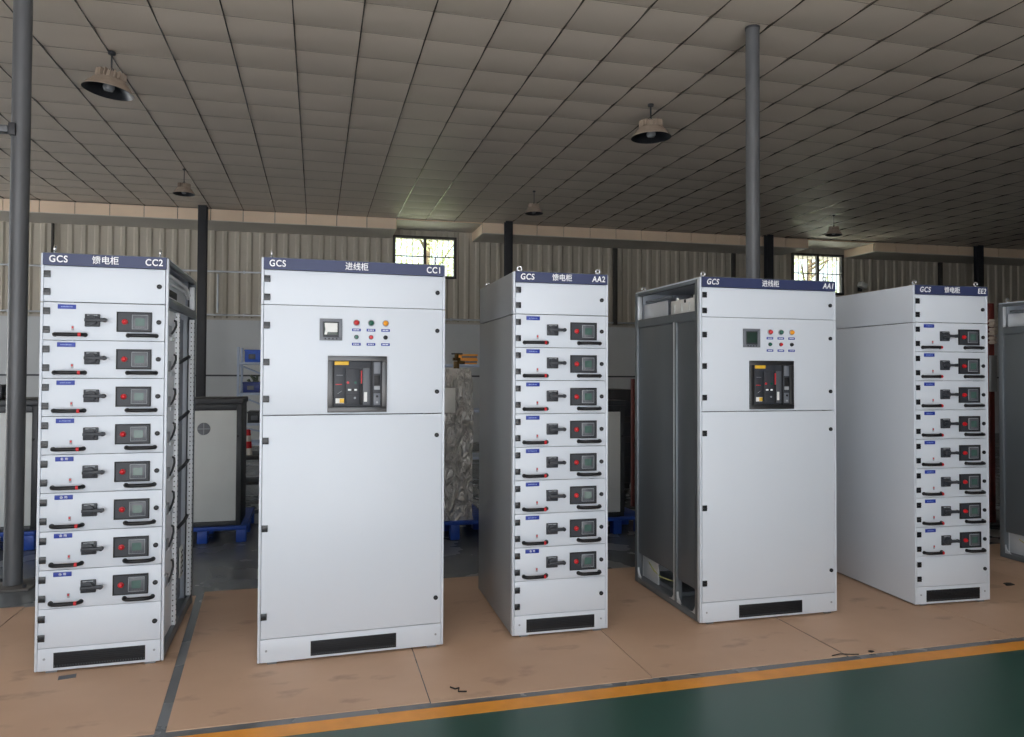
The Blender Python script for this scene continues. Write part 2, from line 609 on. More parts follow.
# front wall behind the camera with its wide open doorway
DOORX = (-7.5, 3.2)
f = MB()
f.box(XL, DOORX[0], YF - .2, YF, -0.2, ZC + .02, PLAINM)
f.box(DOORX[1], XR, YF - .2, YF, -0.2, ZC + .02, PLAINM)
f.box(DOORX[0], DOORX[1], YF - .2, YF, 4.6, ZC + .02, PLAINM)
structure(f.build('wall_front'))

# wall posts (steel) against the back wall
for k, xq in enumerate((-5.13, 6.78, 9.85, 15.85)):
    f = MB()
    hw = .02 if k == 0 else .05
    f.box(-hw, hw, -.10, -.04, 2.70, ZS - .02, POSTM, .004)
    f.build('trim_%d' % (k + 3), loc=(xq, wy(xq), 0), rotz=-0.035)['kind'] = 'structure'

# pipes along the back wall
for z, lab, xa, xb in ((3.655, 'pale horizontal pipe high on the ribbed back wall, the upper one of two', -11, 1.2),
                       (1.51, 'pale horizontal pipe low on the smooth back wall at the far left', -11, -3.4),
                       (2.745, 'pale horizontal pipe along the foot of the ribbed back wall sheet', -11, 10)):
    m = MB()
    n = int((xb - xa) / 0.5)
    m.tube([(xa + (xb - xa) * i / n, wy(xa + (xb - xa) * i / n) - 0.065, z) for i in range(n + 1)], 0.02, GALVB, seg=10)
    p = thing('wall_pipe', lab, 'pipe', (0, 0, 0))
    m.build('pipe_run', p)
    m = MB()
    q = xa + .7
    while q < xb:
        m.box(q - .02, q + .02, wy(q) - .09, wy(q) - 0.02, z - .03, z + .03, GALVB, .004)
        q += 2.2
    m.build('clip', p)
m = MB(); m.tube([(-2.02, wy(-2) - .07, 3.60), (-2.02, wy(-2) - .07, 2.79)], 0.02, GALVB, seg=10)
tag(m.build('drop_pipe'), 'short upright pipe on the ribbed back wall beside the first dark column', 'pipe')

# small floodlight on the wall under the right-hand window
t = thing('floodlight', 'small white floodlight on the back wall below the right-hand window', 'lamp', (13.36, wy(13.36) - .03, 3.72))
m = MB(); m.box(-.02, .02, -.16, -.04, -.02, .02, STEELD); m.box(-.03, .10, -.06, -.045, -.05, .05, STEELD, .006); m.build('bracket', t)
m = MB(); m.box(-.14, .06, -.32, -.165, .02, .16, CONEW, .02, rot=Matrix.Rotation(.35, 4, 'Y')); m.build('lamp_head', t)

# ---------------------------------------------------------------- columns and poles
COLS = [(-2.15, 15.17, 'left'), (3.88, 14.98, 'mid'), (10.02, 14.80, 'r'), (15.79, 14.58, 'rr')]
clab = ['dark steel column under the fascia beside the leftmost switchgear cabinet',
        'dark steel column under the fascia rising behind the middle switchgear cabinet',
        'dark steel column under the fascia just right of the grey round pole',
        'dark steel column under the fascia at the far right of the photo']
for (x, y, _), lab in zip(COLS, clab):
    t = thing('steel_column', lab, 'column', (x, y, -0.004), -0.035, 'dark columns along the fascia')
    m = MB()
    m.box(-.078, .078, -.075, -.063, 0.012, ZC - .02, STEELD, .002)
    m.box(-.078, .078, .063, .075, 0.012, ZC - .02, STEELD, .002)
    m.box(-.006, .006, -.063, .063, 0.012, ZC - .02, STEELD)
    m.build('shaft', t)
    m = MB(); m.box(-.15, .15, -.15, .15, 0.0, .014, STEELD, .003); m.build('base_plate', t)

for (x, y), lab in (((-2.135, 6.166), 'grey round steel pole standing left of the leftmost switchgear cabinet'),
                    ((3.835, 5.907), 'grey round steel pole rising behind the cabinet marked AA1')):
    t = thing('round_pole', lab, 'pole', (x, y, -0.004), 0, 'round poles between floor and ceiling')
    m = MB(); m.cyl((0, 0, ZC / 2), .062, ZC - .04, 'Z', STEELP, seg=32); m.build('shaft', t)
    m = MB(); m.box(-.15, .15, -.15, .15, 0, .016, PLATEF, .003)
    for sx in (-.11, .11):
        for sy in (-.11, .11):
            m.cyl((sx, sy, .026), .012, .024, 'Z', STEELD, seg=6)
    m.build('base_plate', t)
    m = MB(); m.cyl((0, 0, ZC - .028), .066, .02, 'Z', STEELD, 32); m.build('head_collar', t)
    if x < 0:
        m = MB(); m.box(-.24, -.055, -.09, -.02, 3.315, 3.365, STEELP, .004); m.box(-.055, -.01, -.085, -.03, 3.30, 3.39, STEELD, .004)
        m.build('bracket', t)
        m = MB(); m.lathe([(.0, .06), (.022, .058), (.03, .045), (.02, .035), (.034, .022), (.034, .008), (.018, .0), (.018, -.03), (0, -.03)], CONEW, 20, (-.185, -.055, 3.365))
        m.build('insulator', t)

# ---------------------------------------------------------------- high bay lamps
LAMPS = [(-2.041, 8.075, .13, 'pinkish grey high-bay lamp nearest the left pole, hanging askew'),
         (3.80, 7.953, -.02, 'pinkish grey high-bay lamp left of the round grey pole near the ceiling middle'),
         (-2.053, 12.489, 0.0, 'small far high-bay lamp above the first dark column'),
         (3.657, 12.336, 0.0, 'small far high-bay lamp above the dark column in the photo centre'),
         (10.02, 12.6, .05, 'dark far high-bay lamp in front of the right-hand window')]
def lamp_meshes():
    d = {}
    m = MB()
    m.lathe([(.236, 0), (.238, .006), (.232, .012), (.212, .045), (.19, .075), (.168, .105), (.15, .128), (.135, .14), (.05, .142)], LAMPAL, 40)
    m.lathe([(.234, 0.001), (.206, .045), (.184, .075), (.162, .103), (.14, .128), (.0, .13)], LAMPIN, 40)
    d['shade'] = m.mesh('shade')
    m = MB()
    m.lathe([(.05, .142), (.10, .145), (.10, .20), (.085, .225), (.03, .235), (.0, .236)], LAMPAL, 28)
    for k in range(18):
        a = 2 * PI * k / 18
        m.box(-.028, .028, -.004, .004, -.045, .045, LAMPAL, rot=Matrix.Identity(4)) if False else None
        R = Matrix.Rotation(a, 4, 'Z')
        c = R @ Vector((.115, 0, .19))
        m.box(c.x - .025, c.x + .025, c.y - .003, c.y + .003, .145, .235, LAMPAL, rot=R)
    d['housing'] = m.mesh('housing')
    m = MB(); m.lathe([(0, .0), (.04, .01), (.055, .04), (.05, .08), (.03, .12), (.0, .13)], BULB, 20); d['bulb'] = m.mesh('bulb')
    return d
LM = lamp_meshes()
for x, y, tilt, lab in LAMPS:
    z = 4.36
    t = thing('high_bay_lamp', lab, 'lamp', (x, y, z), 0, 'high-bay lamps under the ceiling')
    k_ = .70 if y > 10 else 1.0
    kz = .70 if y > 10 else .84
    zt = (ZC - .012 - z) / kz
    t.scale = (k_, k_, kz)
    for part in ('shade', 'housing', 'bulb'):
        o = put(part, LM[part], t)
        o.rotation_euler = (0.0, tilt, 0)
    m = MB(); m.cyl((0.23 * math.sin(tilt), 0, (0.225 + zt) / 2), .008, zt - .225, 'Z', STEELD, seg=10)
    m.tube([(0.23 * math.sin(tilt) + .02 * math.cos(a), 0, .26 + .02 * math.sin(a)) for a in [2 * PI * k / 12 for k in range(12)]], .005, STEELD, 6, True)
    m.cyl((0.23 * math.sin(tilt), 0, zt - .015), .035, .03, 'Z', STEELD, seg=14)
    m.build('hanging_rod', t)

# ---------------------------------------------------------------- floor sheets
XS = [(-3.07, -1.875, 'brown floor sheet at the far left edge of the photo, left of the CC2 cabinet'),
      (-1.868, -.672, 'brown floor sheet under the cabinet marked CC2'),
      (-.626, .537, 'brown floor sheet under the left part of the wide cabinet marked CC1'),
      (.543, 1.697, 'brown floor sheet between the cabinets marked CC1 and AA2'),
      (1.703, 2.884, 'brown floor sheet between the cabinets marked AA2 and AA1'),
      (2.897, 4.077, 'brown floor sheet under the right part of the cabinet marked AA1'),
      (4.083, 5.267, 'brown floor sheet under the cabinet marked EE2'),
      (5.273, 6.457, 'brown floor sheet at the far right, right of the EE2 cabinet')]
for i, (a, b, lab) in enumerate(XS):
    m = MB()
    y0 = 3.535 + random.uniform(-.006, .006)
    y1 = [5.62, 5.60, 5.68, 5.61, 5.56, 5.52, 5.5, 5.5][i]
    a2 = a - .135 if abs(a + .626) < .01 else a
    b2 = b - .135 if abs(b + .672) < .01 else b
    m.prism([(a, y0), (b, y0), (b2, y1), (a2, y1)], 'Z', -.004, 0.0, BOARDM)
    tag(m.build('floor_sheet'), lab, 'floor sheet', 'brown floor sheets in a row')

# ---------------------------------------------------------------- switchgear cabinets
T = 0.014          # side sheet
FD = 0.022         # door thickness
def eye_mesh(kind):
    m = MB()
    m.cyl((0, 0, .004), .016, .008, 'Z', CHROME, seg=16)
    m.cyl((0, 0, .010), .008, .012, 'Z', CHROME, seg=12)
    a = [2 * PI * k / 20 for k in range(20)]
    if kind == 'edge':
        m.tube([(0, .017 * math.cos(q), .031 + .017 * math.sin(q)) for q in a], .0055, CHROME, 8, True)
    else:
        m.tube([(.017 * math.cos(q), 0, .031 + .017 * math.sin(q)) for q in a], .0055, CHROME, 8, True)
    return m.mesh('lifting_eye')
EYE = {'edge': eye_mesh('edge'), 'face': eye_mesh('face')}

m = MB(); m.box(-.0155, .0155, -.007, 0.0, -.018, .018, HINGE, .0015)
m.box(-.0155, .0155, -.0095, -.006, -.0015, .0015, BLACKP); HINGE_ME = m.mesh('hinge')
m = MB(); m.cyl((0, -.004, 0), .0125, .009, 'Y', BLACKP, 20, bev=.0015); m.box(-.006, .006, -.0105, -.008, -.0018, .0018, GREYP); LOCK_ME = m.mesh('lock')
def label_mesh():
    m = MB(); m.box(-.042, .042, -.003, 0, -.012, .012, BLUELAB, .0015); return m.mesh('label_plate')
LABEL_ME = label_mesh()
BEIYONG = text_mesh('备 用', .015, LETTER, 'CENTER', xs=1.05)
def marks(seed):
    """tiny engraved line on the blue plates, too small in the photo to read"""
    r = random.Random(seed)
    m = MB()
    x = -.026
    while x < .024:
        w = r.uniform(.003, .006)
        h = r.uniform(.003, .0045)
        m.box(x, x + w, -.0036, -.0028, -h * .7, h * r.uniform(.2, .7), PALEBL)
        x += w + r.uniform(.0015, .0025)
    return m.mesh('lettering')
MARKS = [marks(k) for k in range(4)]

def switch_mesh():
    m = MB()
    m.box(-.035, .035, -.014, 0, -.0335, .0335, GREYP, .003)
    m.cyl((0, -.022, 0), .027, .018, 'Y', GREYP, 24, bev=.002)
    m.box(-.028, .067, -.052, -.028, -.0085, .0085, GREYP, .003)
    m.cyl((.064, -.040, 0), .0115, .022, 'Y', GREYP, 14, bev=.002)
    m.box(-.024, .024, -.0152, -.0138, .0245, .0295, LIGHTP)
    return m.mesh('rotary_switch')
SWITCH = switch_mesh()
def meter_panel():
    m = MB()
    x0, x1, z0, z1 = -.084, .084, -.054, .054
    fr = .006
    m.box(x0, x1, -.010, 0, z1 - fr, z1, BLACKP, .001)
    m.box(x0, x1, -.010, 0, z0, z0 + fr, BLACKP, .001)
    m.box(x0, x0 + fr, -.010, 0, z0 + fr, z1 - fr, BLACKP, .001)
    m.box(x1 - fr, x1, -.010, 0, z0 + fr, z1 - fr, BLACKP, .001)
    m.box(x0 + fr, x1 - fr, -.006, 0, z0 + fr, z1 - fr, GREYP)
    return m.mesh('meter_panel')
METERP = meter_panel()
def display():
    m = MB()
    m.box(-.039, .039, -.005, 0, -.039, .039, LIGHTP, .002)
    m.box(-.036, .036, -.0065, -.004, -.036, .036, METG, .001)
    m.box(-.022, .022, -.0072, -.005, -.020, .020, SCREEN)
    for k in range(4):
        m.box(-.022 + k * .012, -.016 + k * .012, -.0078, -.006, -.030, -.027, MIDP)
    return m.mesh('display')
DISPLAY = display()
m = MB(); m.cyl((0, -.004, 0), .0145, .009, 'Y', RED, 24, bev=.002)
m.lathe([(.0115, .008), (.0115, .014), (.009, .019), (.004, .0215), (0, .022)], RED, 20, M=Matrix.Rotation(PI / 2, 4, 'X'))
REDLAMP = m.mesh('indicator_lamp')
def handle_mesh(L, tip):
    m = MB()
    h = L / 2
    pts = [(-h, .0, 0), (-h + .004, -.018, 0), (-h + .016, -.031, 0), (-h + .034, -.035, 0), (0, -.036, 0),
           (h - .034, -.035, 0), (h - .016, -.031, 0), (h - .004, -.018, 0), (h, .0, 0)]
    m.tube(pts, .0102, BLACKP, 12)
    m.cyl((-h + .002, -.003, 0), .012, .006, 'Y', BLACKP, 14)
    m.cyl((h - .002, -.003, 0), .012, .006, 'Y', BLACKP, 14)
    if tip:
        m.cyl((h - .020, -.034, 0), .0108, .013, 'X', RED, 14, bev=.001)
    return m.mesh('handle')
HANDL, HANDR = handle_mesh(.142, True), handle_mesh(.138, False)
m = MB(); m.box(-.006, .006, -.003, 0, -.012, .012, LIGHTP, .001); m.box(-.004, .004, -.004, -.002, -.002, .009, RED); SEAL = m.mesh('seal')

def door_mesh(w, hgt):
    """sheet door from z=0 to hgt, x=0..w with rounded folded edges"""
    m = MB()
    m.box(0, w, 0, FD, 0, hgt, WHITE, .003)
    return m.mesh('door')

def title_mesh(w):
    m = MB()
    m.prism([(-.012, 0), (-.010, .0625), (.012, .0645), (.012, 0)], 'X', 0.012, w - .010, BLUEBAR)
    m.prism([(-.010, 0.0626), (-.009, .0650), (.012, .0650), (.012, 0.0627)], 'X', 0.008, w - .006, GALV)
    return m.mesh('title_bar')

def vent_mesh(w, h):
    m = MB()
    m.box(-w / 2, w / 2, -.004, 0, -h / 2, h / 2, BLACKV, .001)
    n = int(w / .012)
    for k in range(n):
        x = -w / 2 + (k + .5) * w / n
        m.box(x - .0025, x + .0025, -.0055, -.003, -h / 2 + .006, -h / 2 + .014, DARKST)
    for k in range(5):
        z = -h / 2 + .022 + k * (h - .03) / 5
        m.box(-w / 2 + .004, w / 2 - .004, -.0055, -.003, z, z + .004, BLACKP)
    return m.mesh('vent_grille')

def frame(t, w, D, openL, openR, sheet=None):
    sheet = sheet or WHITE
    """corner posts, rails, sheets: the shell behind the doors"""
    Hh = 2.2
    ps = .045
    pm = {}
    for sx in (0, 1):
        for sy in (0, 1):
            op = openL if sx == 0 else openR
            x0 = (0.001 if op else T) if sx == 0 else (w - ps if not op else w - ps - .001 + 0.0)
            x0 = x0 if sx == 0 else (w - ps - (0.034 if op and sy == 0 else 0.001 if op else T))
            y0 = FD + .004 if sy == 0 else D - ps
            m = MB(); m.box(x0, x0 + ps, y0, y0 + ps, 0.006, Hh - .012, GALV, .003)
            m.build('frame_post', t)
    # base and top rails
    m = MB()
    m.box(.006, w - .006, FD + .05, D - .05, .006, .05, GALV, .003)
    m.build('base_frame', t)
    m = MB(); m.box(.004, w - .004, FD + .002, D - .002, Hh - .012, Hh - .002, WHITE, .003); m.build('top_panel', t)
    m = MB(); m.box(T, w - T, D - .012, D, .03, Hh - .012, WHITE, .002); m.build('back_panel', t)
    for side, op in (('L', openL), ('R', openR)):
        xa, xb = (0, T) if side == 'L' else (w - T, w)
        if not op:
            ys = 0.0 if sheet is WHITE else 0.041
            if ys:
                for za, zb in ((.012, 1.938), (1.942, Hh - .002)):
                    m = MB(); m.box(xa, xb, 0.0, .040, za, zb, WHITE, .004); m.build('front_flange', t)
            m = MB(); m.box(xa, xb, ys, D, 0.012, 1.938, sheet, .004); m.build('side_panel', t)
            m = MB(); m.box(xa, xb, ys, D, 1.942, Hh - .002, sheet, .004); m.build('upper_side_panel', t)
    # front stile strips beside the doors on open sides
    for side, op in (('L', openL), ('R', openR)):
        if op:
            xa, xb = (0, T - .001) if side == 'L' else (w - T + .001, w)
            m = MB(); m.box(xa, xb, 0.001, FD + .004, 0.012, Hh - .004, WHITE, .003); m.build('front_stile', t)
    # inner baffle keeps the cubicles dark
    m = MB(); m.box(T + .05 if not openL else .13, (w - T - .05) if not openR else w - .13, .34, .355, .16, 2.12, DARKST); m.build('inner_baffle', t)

def eyes(t, w, D, kind):
    for x in (.05, w - .05):
        for y in (.05, D - .05):
            put('lifting_eye', EYE[kind], t, (x, y, 2.1975)).scale = (.8, .8, .8 if kind == 'face' else 1.0)

def lettering(bar, w, code, zh):
    sh = .22 if code in ('AA1', 'EE2') else .08 if code == 'AA2' else 0.0
    o = put('lettering', text_mesh('GCS', .050, LETTER, 'LEFT', bold=.0009, xs=.84, spacing=1.13, shear=sh), bar, (.040, -.0128, .031))
    put('lettering', text_mesh(zh, .046, LETTER, 'CENTER', bold=.0004, xs=.92), bar, (w * .5, -.0128, .031))
    if code:
        put('lettering', text_mesh(code, .050, LETTER, 'RIGHT', bold=.0009, xs=.84, spacing=1.13, shear=sh), bar, (w - .026, -.0128, .031))

FTITLE, ITITLE = title_mesh(.6), title_mesh(1.0)
FVENT, IVENT = vent_mesh(.425, .078), vent_mesh(.46, .080)
def plinth_mesh(w, hgt):
    m = MB()
    m.box(T + .001, w - T - .001, 0, FD, .012, hgt, WHITE, .003)
    for x in (.045, w - .045):
        m.cyl((x, -.001, .075), .006, .004, 'Y', LIGHTP, 10)
    for x in (.05, w - .09):
        m.box(x, x + .05, .01, .06, 0.0, .012, GALV)
    return m.mesh('plinth')
FPL, IPL = plinth_mesh(.6, .1285), plinth_mesh(1.0, .135)
DW = .6 - 2 * T - .003
DOOR_B, DRAWER, DOOR_T = door_mesh(DW, .2025), door_mesh(DW, .1985), door_mesh(DW, .1895)

def feeder(X, Y, b, code, label, openL=False, openR=False, eye='face', D=1.0, spare=(), sheet=None):
    w = .6
    t = thing('feeder_cabinet', label, 'switchgear cabinet', (X, Y, 0), b, 'switchgear cabinets standing in a row')
    frame(t, w, D, openL, openR, sheet)
    bar = put('title_bar', FTITLE, t, (0, 0, 2.1345))
    lettering(bar, w, code, '馈电柜')
    pl = put('plinth', FPL, t)
    put('vent_grille', FVENT, pl, (.300, 0, .066))
    x0 = T + .0015
    def furn(d, hgt, zl):
        for zq in (.27, .76):
            put('hinge', HINGE_ME, d, (.031 - x0, 0, hgt * zq))
        put('lock', LOCK_ME, d, (.556 - x0, 0, zl))
    d = put('door', DOOR_T, t, (x0, 0, 1.9430)); furn(d, .190, .095)
    d = put('door', DOOR_B, t, (x0, 0, .1305)); furn(d, .2, .10)
    for k in range(8):
        z0 = .3345 + .2009 * (7 - k)
        d = put('drawer', DRAWER, t, (x0, 0, z0))
        tp = .2005
        furn(d, .2, tp - .098)
        lp = put('label_plate', LABEL_ME, d, (.122 - x0, 0, tp - .024))
        put('switch', SWITCH, d, (.242 - x0, 0, tp - .094))
        put('meter_panel', METERP, d, (.439 - x0, 0, tp - .099))
        put('display', DISPLAY, d, (.467 - x0, -.006, tp - .099))
        put('indicator_lamp', REDLAMP, d, (.394 - x0, -.006, tp - .099))
        put('handle', HANDL, d, (.139 - x0, 0, tp - .172))
        put('handle', HANDR, d, (.477 - x0, 0, tp - .172))
        put('seal', SEAL, d, (.150 - x0, 0, tp - .137))
        put('lettering', BEIYONG if k in spare else MARKS[(k + int(X * 3)) % 4], d, (.122 - x0, -.0035 if k in spare else 0, tp - .024))
    eyes(t, w, D, eye)
    return t

def right_side_open(t, w, D):
    """what shows through the uncovered right flank of the first cabinet"""
    Hh = 2.2
    for za, zb in ((2.165, 2.19), (1.935, 1.985), (.02, .075)):
        m = MB(); m.box(w - .022, w - .001, .03, D - .045, za, zb, GALV, .003); m.build('side_rail', t)
    for y in (.385, D - .085):
        m = MB()
        m.box(w - .032, w - .003, y, y + .035, .076, 1.924, INNERW, .002)
        for k in range(60):
            z = .10 + k * .0305
            m.cyl((w - .017, y - .0005, z), .004, .003, 'Y', DARKST, 6)
            m.cyl((w - .0025, y + .017, z), .004, .003, 'X', DARKST, 6)
        m.build('perforated_post', t)
    m = MB(); m.box(w - .032, w - .003, D - .085, D - .05, 1.99, 2.144, INNERW, .002); m.build('upper_post', t)
    # white bay wall near the front with cable clips for every drawer
    m = MB(); m.box(w - .032, w - .024, .045, .384, .078, 1.924, INNERW, .002); m.build('bay_wall', t)
    for k in range(8):
        z = .43 + .2009 * k
        m = MB()
        m.tube([(w - .024, .17, z - .05), (w - .010, .19, z - .045), (w - .006, .25, z - .02), (w - .006, .31, z + .01), (w - .012, .34, z + .035), (w - .024, .35, z + .04)], .006, DARKST, 8)
        m.box(w - .0245, w - .012, .12, .20, z - .06, z + .0, LIGHTP, .003)
        m.box(w - .0245, w - .016, .24, .36, z - .085, z - .06, GALVB, .003)
        m.build('drawer_connector', t)
    m = MB(); m.box(w - .075, w - .065, .425, D - .09, .078, 1.92, BLUISH, .002); m.build('rear_bay_wall', t)
    for z in (1.66, 1.30, .98, .62):
        m = MB()
        m.tube([(w - .066, .60, z - .05), (w - .04, .66, z - .03), (w - .012, .74, z), (w - .012, .86, z + .012)], .011, DARKST, 8)
        m.box(w - .066, w - .04, .62, .66, z - .1, z - .03, GALVB, .003)
        m.build('cable_arm', t)
    m = MB()
    m.box(w - .06, w - .05, D - .19, D - .09, .22, .42, CONEW, .004)
    for k in range(5):
        for q in (0, 1):
            m.cyl((w - .0495, D - .165 + q * .05, .25 + k * .034), .007, .004, 'X', BLACKP, 8)
    m.build('terminal_strip', t)
    m = MB()
    m.box(w - .2, w - .03, .08, D - .09, 2.0, 2.006, INNERW)
    m.box(w - .062, w - .055, .08, D - .09, 2.006, 2.15, INNERW, .002)
    m.tube([(w - .035, .09, 2.13), (w - .035, D - .25, 2.13), (w - .035, D - .15, 2.11), (w - .03, D - .10, 2.08)], .010, INNERW, 10)
    m.tube([(w - .04, .09, 2.09), (w - .04, D - .25, 2.095), (w - .035, D - .13, 2.06)], .009, INNERW, 10)
    m.box(w - .054, w - .03, .12, .48, 2.006, 2.05, BLACKP, .004)
    m.build('control_wiring', t)

def meter_meshes():
    d = {}
    m = MB()
    for (a, b_, c, e) in ((-.06, .06, .044, .06), (-.06, .06, -.06, -.042), (-.06, -.042, -.042, .044), (.042, .06, -.042, .044)):
        m.box(a, b_, -.012, 0, c, e, MIDP, .001)
    m.box(-.042, .042, -.007, 0, -.042, .044, GREYP)
    for k in range(4):
        m.cyl((-.03 + k * .02, -.0125, -.051), .005, .004, 'Y', GREYP, 10)
    d['meter'] = m.mesh('power_meter')
    m = MB(); m.box(-.037, .037, -.0105, -.006, -.030, .038, DSCREEN, .001); d['screen'] = m.mesh('screen')
    m = MB(); m.box(-.037, .037, -.0105, -.006, -.030, .038, DSCREEN, .001); m.prism([(-.035, -.028), (-.022, -.028), (-.018, -.014), (.034, -.014), (.034, .036), (-.034, .036), (-.030, 0)], 'Y', -.0125, -.0108, PAPER); d['pale_screen'] = m.mesh('screen')  # second screen has a white patch over most of its face
    return d
PM = meter_meshes()
def dome(mm, r):
    m = MB()
    m.cyl((0, -.003, 0), r + .004, .006, 'Y', LIGHTP, 22, bev=.001)
    m.lathe([(r, .005), (r, .012), (r * .85, .018), (r * .45, .022), (0, .023)], mm, 22, M=Matrix.Rotation(PI / 2, 4, 'X'))
    return m.mesh('indicator_lamp')
def button(mm, r):
    m = MB()
    m.cyl((0, -.003, 0), r + .003, .006, 'Y', GREYP, 22, bev=.001)
    m.cyl((0, -.009, 0), r, .012, 'Y', mm, 20, bev=.0015)
    return m.mesh('push_button')
DOMES = [dome(REDL, .0145), dome(GREENL, .0145), dome(YELL, .0145)]
BUTTONS = [button(GREENL, .0095), button(RED, .0095), button(BLACKP, .0095)]
m = MB(); m.box(-.024, .024, -.003, 0, -.0075, .0075, BLUELAB, .001)
for x, wd in ((-.016, .006), (-.007, .005), (.001, .006), (.010, .005)):
    m.box(x, x + wd, -.0036, -.0025, -.0028, .0028, LETTER)
SLAB = m.mesh('label_plate')

def breaker_parts():
    """local origin = lower left corner of the black frame, 0.320 x 0.313 m"""
    P = []
    W_, H_ = .320, .313
    m = MB()
    fr = .028
    m.box(0, W_, -.016, 0, H_ - fr, H_, BEZEL, .002)
    m.box(0, W_, -.016, 0, 0, fr, BEZEL, .002)
    m.box(0, fr, -.016, 0, fr, H_ - fr, BEZEL, .002)
    m.box(W_ - fr, W_, -.016, 0, fr, H_ - fr, BEZEL, .002)
    m.box(fr, W_ - fr, -.002, 0, fr, H_ - fr, BLACKP)
    P.append(('surround_frame', m.mesh('surround_frame'), None))
    m = MB()
    m.box(.032, .234, -.010, -.002, .031, .285, GREYP, .003)
    m.box(.036, .094, -.0125, -.009, .050, .250, GREYP, .001)
    m.box(.190, .228, -.0125, -.009, .040, .245, METG, .001)
    m.box(.045, .08, -.0132, -.012, .205, .207, LIGHTP)
    m.box(.05, .078, -.0132, -.012, .110, .112, LIGHTP, rot=Matrix.Rotation(-.6, 4, 'Y'))
    P.append(('breaker_face', m.mesh('breaker_face'), None))
    m = MB()
    m.box(.097, .172, -.022, -.010, .046, .242, GREYP, .003)
    m.box(.108, .125, -.025, -.021, .120, .130, LETTER, .001)
    m.box(.141, .156, -.025, -.021, .120, .130, LETTER, .001)
    m.box(.126, .140, -.024, -.021, .118, .132, BLACKP, .001)
    m.cyl((.107, -.023, .165), .007, .006, 'Y', RED, 14)
    m.cyl((.147, -.023, .165), .007, .006, 'Y', GREENL, 14)
    m.box(.1, .168, -.0228, -.0215, .098, .100, BLACKP)
    m.cyl((.145, -.023, .08), .006, .004, 'Y', LIGHTP, 12)
    P.append(('operating_panel', m.mesh('operating_panel'), None))
    m = MB(); m.box(.1745, .1855, -.019, -.010, .040, .158, BLACKP, .002); m.box(.1770, .1835, -.020, -.010, .159, .232, RED, .002)
    P.append(('charging_lever', m.mesh('charging_lever'), 'red and black charging lever'))
    m = MB()
    m.box(.242, .290, -.012, -.002, .030, .286, GREYP, .003)
    m.box(.248, .284, -.015, -.011, .215, .280, MIDP, .002)
    m.box(.250, .282, -.015, -.011, .150, .205, BLACKP, .002)
    m.box(.250, .282, -.016, -.011, .125, .146, LIGHTP, .002)
    m.box(.248, .284, -.015, -.011, .040, .105, MIDP, .002)
    m.cyl((.266, -.016, .088), .007, .006, 'Y', BLACKP, 12)
    m.cyl((.266, -.016, .054), .006, .006, 'Y', LIGHTP, 12)
    P.append(('control_module', m.mesh('control_module'), None))
    m = MB(); m.box(.035, .112, -.0135, -.009, .262, .283, YELLAB, .002); P.append(('rating_label', m.mesh('rating_label'), 'yellow rating label'))
    m = MB(); m.box(.042, .076, -.0140, -.012, .152, .157, RED, .0005); m.build if False else None
    P.append(('red_mark', m.mesh('red_mark'), None))
    m = MB(); m.box(.042, .088, -.0136, -.012, .050, .078, PAPER, .001); m.box(.064, .088, -.0142, -.013, .052, .076, YELLAB, .001)
    P.append(('paper_label', m.mesh('paper_label'), 'white and yellow paper label'))
    m = MB(); m.box(.195, .212, -.0142, -.012, .058, .112, PAPER, .001)
    P.append(('paper_label', m.mesh('paper_label'), 'narrow white paper label'))
    return P
BREAKER = breaker_parts()
IW = 1.0 - 2 * T - .003
IDT, IDU, IDL = door_mesh(IW, .1885), door_mesh(IW, .5985), door_mesh(IW, 1.200)

def incoming(X, Y, b, code, label, openL=False, openR=False, eye='face', D=1.0, film=False):  # film puts the white patch on the meter screen
    w = 1.0
    t = thing('incoming_cabinet', label, 'switchgear cabinet', (X, Y, 0), b, 'switchgear cabinets standing in a row')
    frame(t, w, D, openL, openR)
    bar = put('title_bar', ITITLE, t, (0, 0, 2.1345))
    lettering(bar, w, code, '进线柜')
    pl = put('plinth', IPL, t)
    put('vent_grille', IVENT, pl, (.503, 0, .066))
    x0 = T + .0015
    specs = [(IDT, 1.944, (2.083, 1.983), (2.038,)), (IDU, 1.343, (1.830, 1.630, 1.430), (1.818, 1.467)), (IDL, .1385, (1.204, .732, .259), (1.217, .285))]
    for me, z0, hs, ls in specs:
        d = put('door', me, t, (x0, 0, z0))
        for z in hs:
            put('hinge', HINGE_ME, d, (.031 - x0, 0, z - z0))
        for z in ls:
            put('lock', LOCK_ME, d, (.954 - x0, 0, z - z0))
        if me is IDU:
            for k in range(3):
                x = .501 + .080 * k - x0
                put('indicator_lamp', DOMES[k], d, (x, 0, 1.854 - z0))
                put('push_button', BUTTONS[k], d, (x, 0, 1.774 - z0))
                put('label_plate', SLAB, d, (x, 0, 1.814 - z0))
                put('label_plate', SLAB, d, (x, 0, 1.734 - z0))
    pm = put('power_meter', PM['meter'], t, (.364, 0, 1.813))
    sc_ = put('screen', PM['pale_screen' if film else 'screen'], pm)
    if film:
        sc_['label'] = 'screen mostly covered by a white patch'
    cb = bpy.data.objects.new('circuit_breaker', None); COL.objects.link(cb); cb.parent = t; cb.location = (.349, 0, 1.354); cb.empty_display_size = .05
    for n, me, lab in BREAKER:
        o = put(n, me, cb)
        if lab:
            o['label'] = lab
    eyes(t, w, D, eye)
    return t

def arc(cx, cz, r, a0, a1, n=6):
    return [(cx + r * math.cos(a0 + (a1 - a0) * i / n), cz + r * math.sin(a0 + (a1 - a0) * i / n)) for i in range(n + 1)]

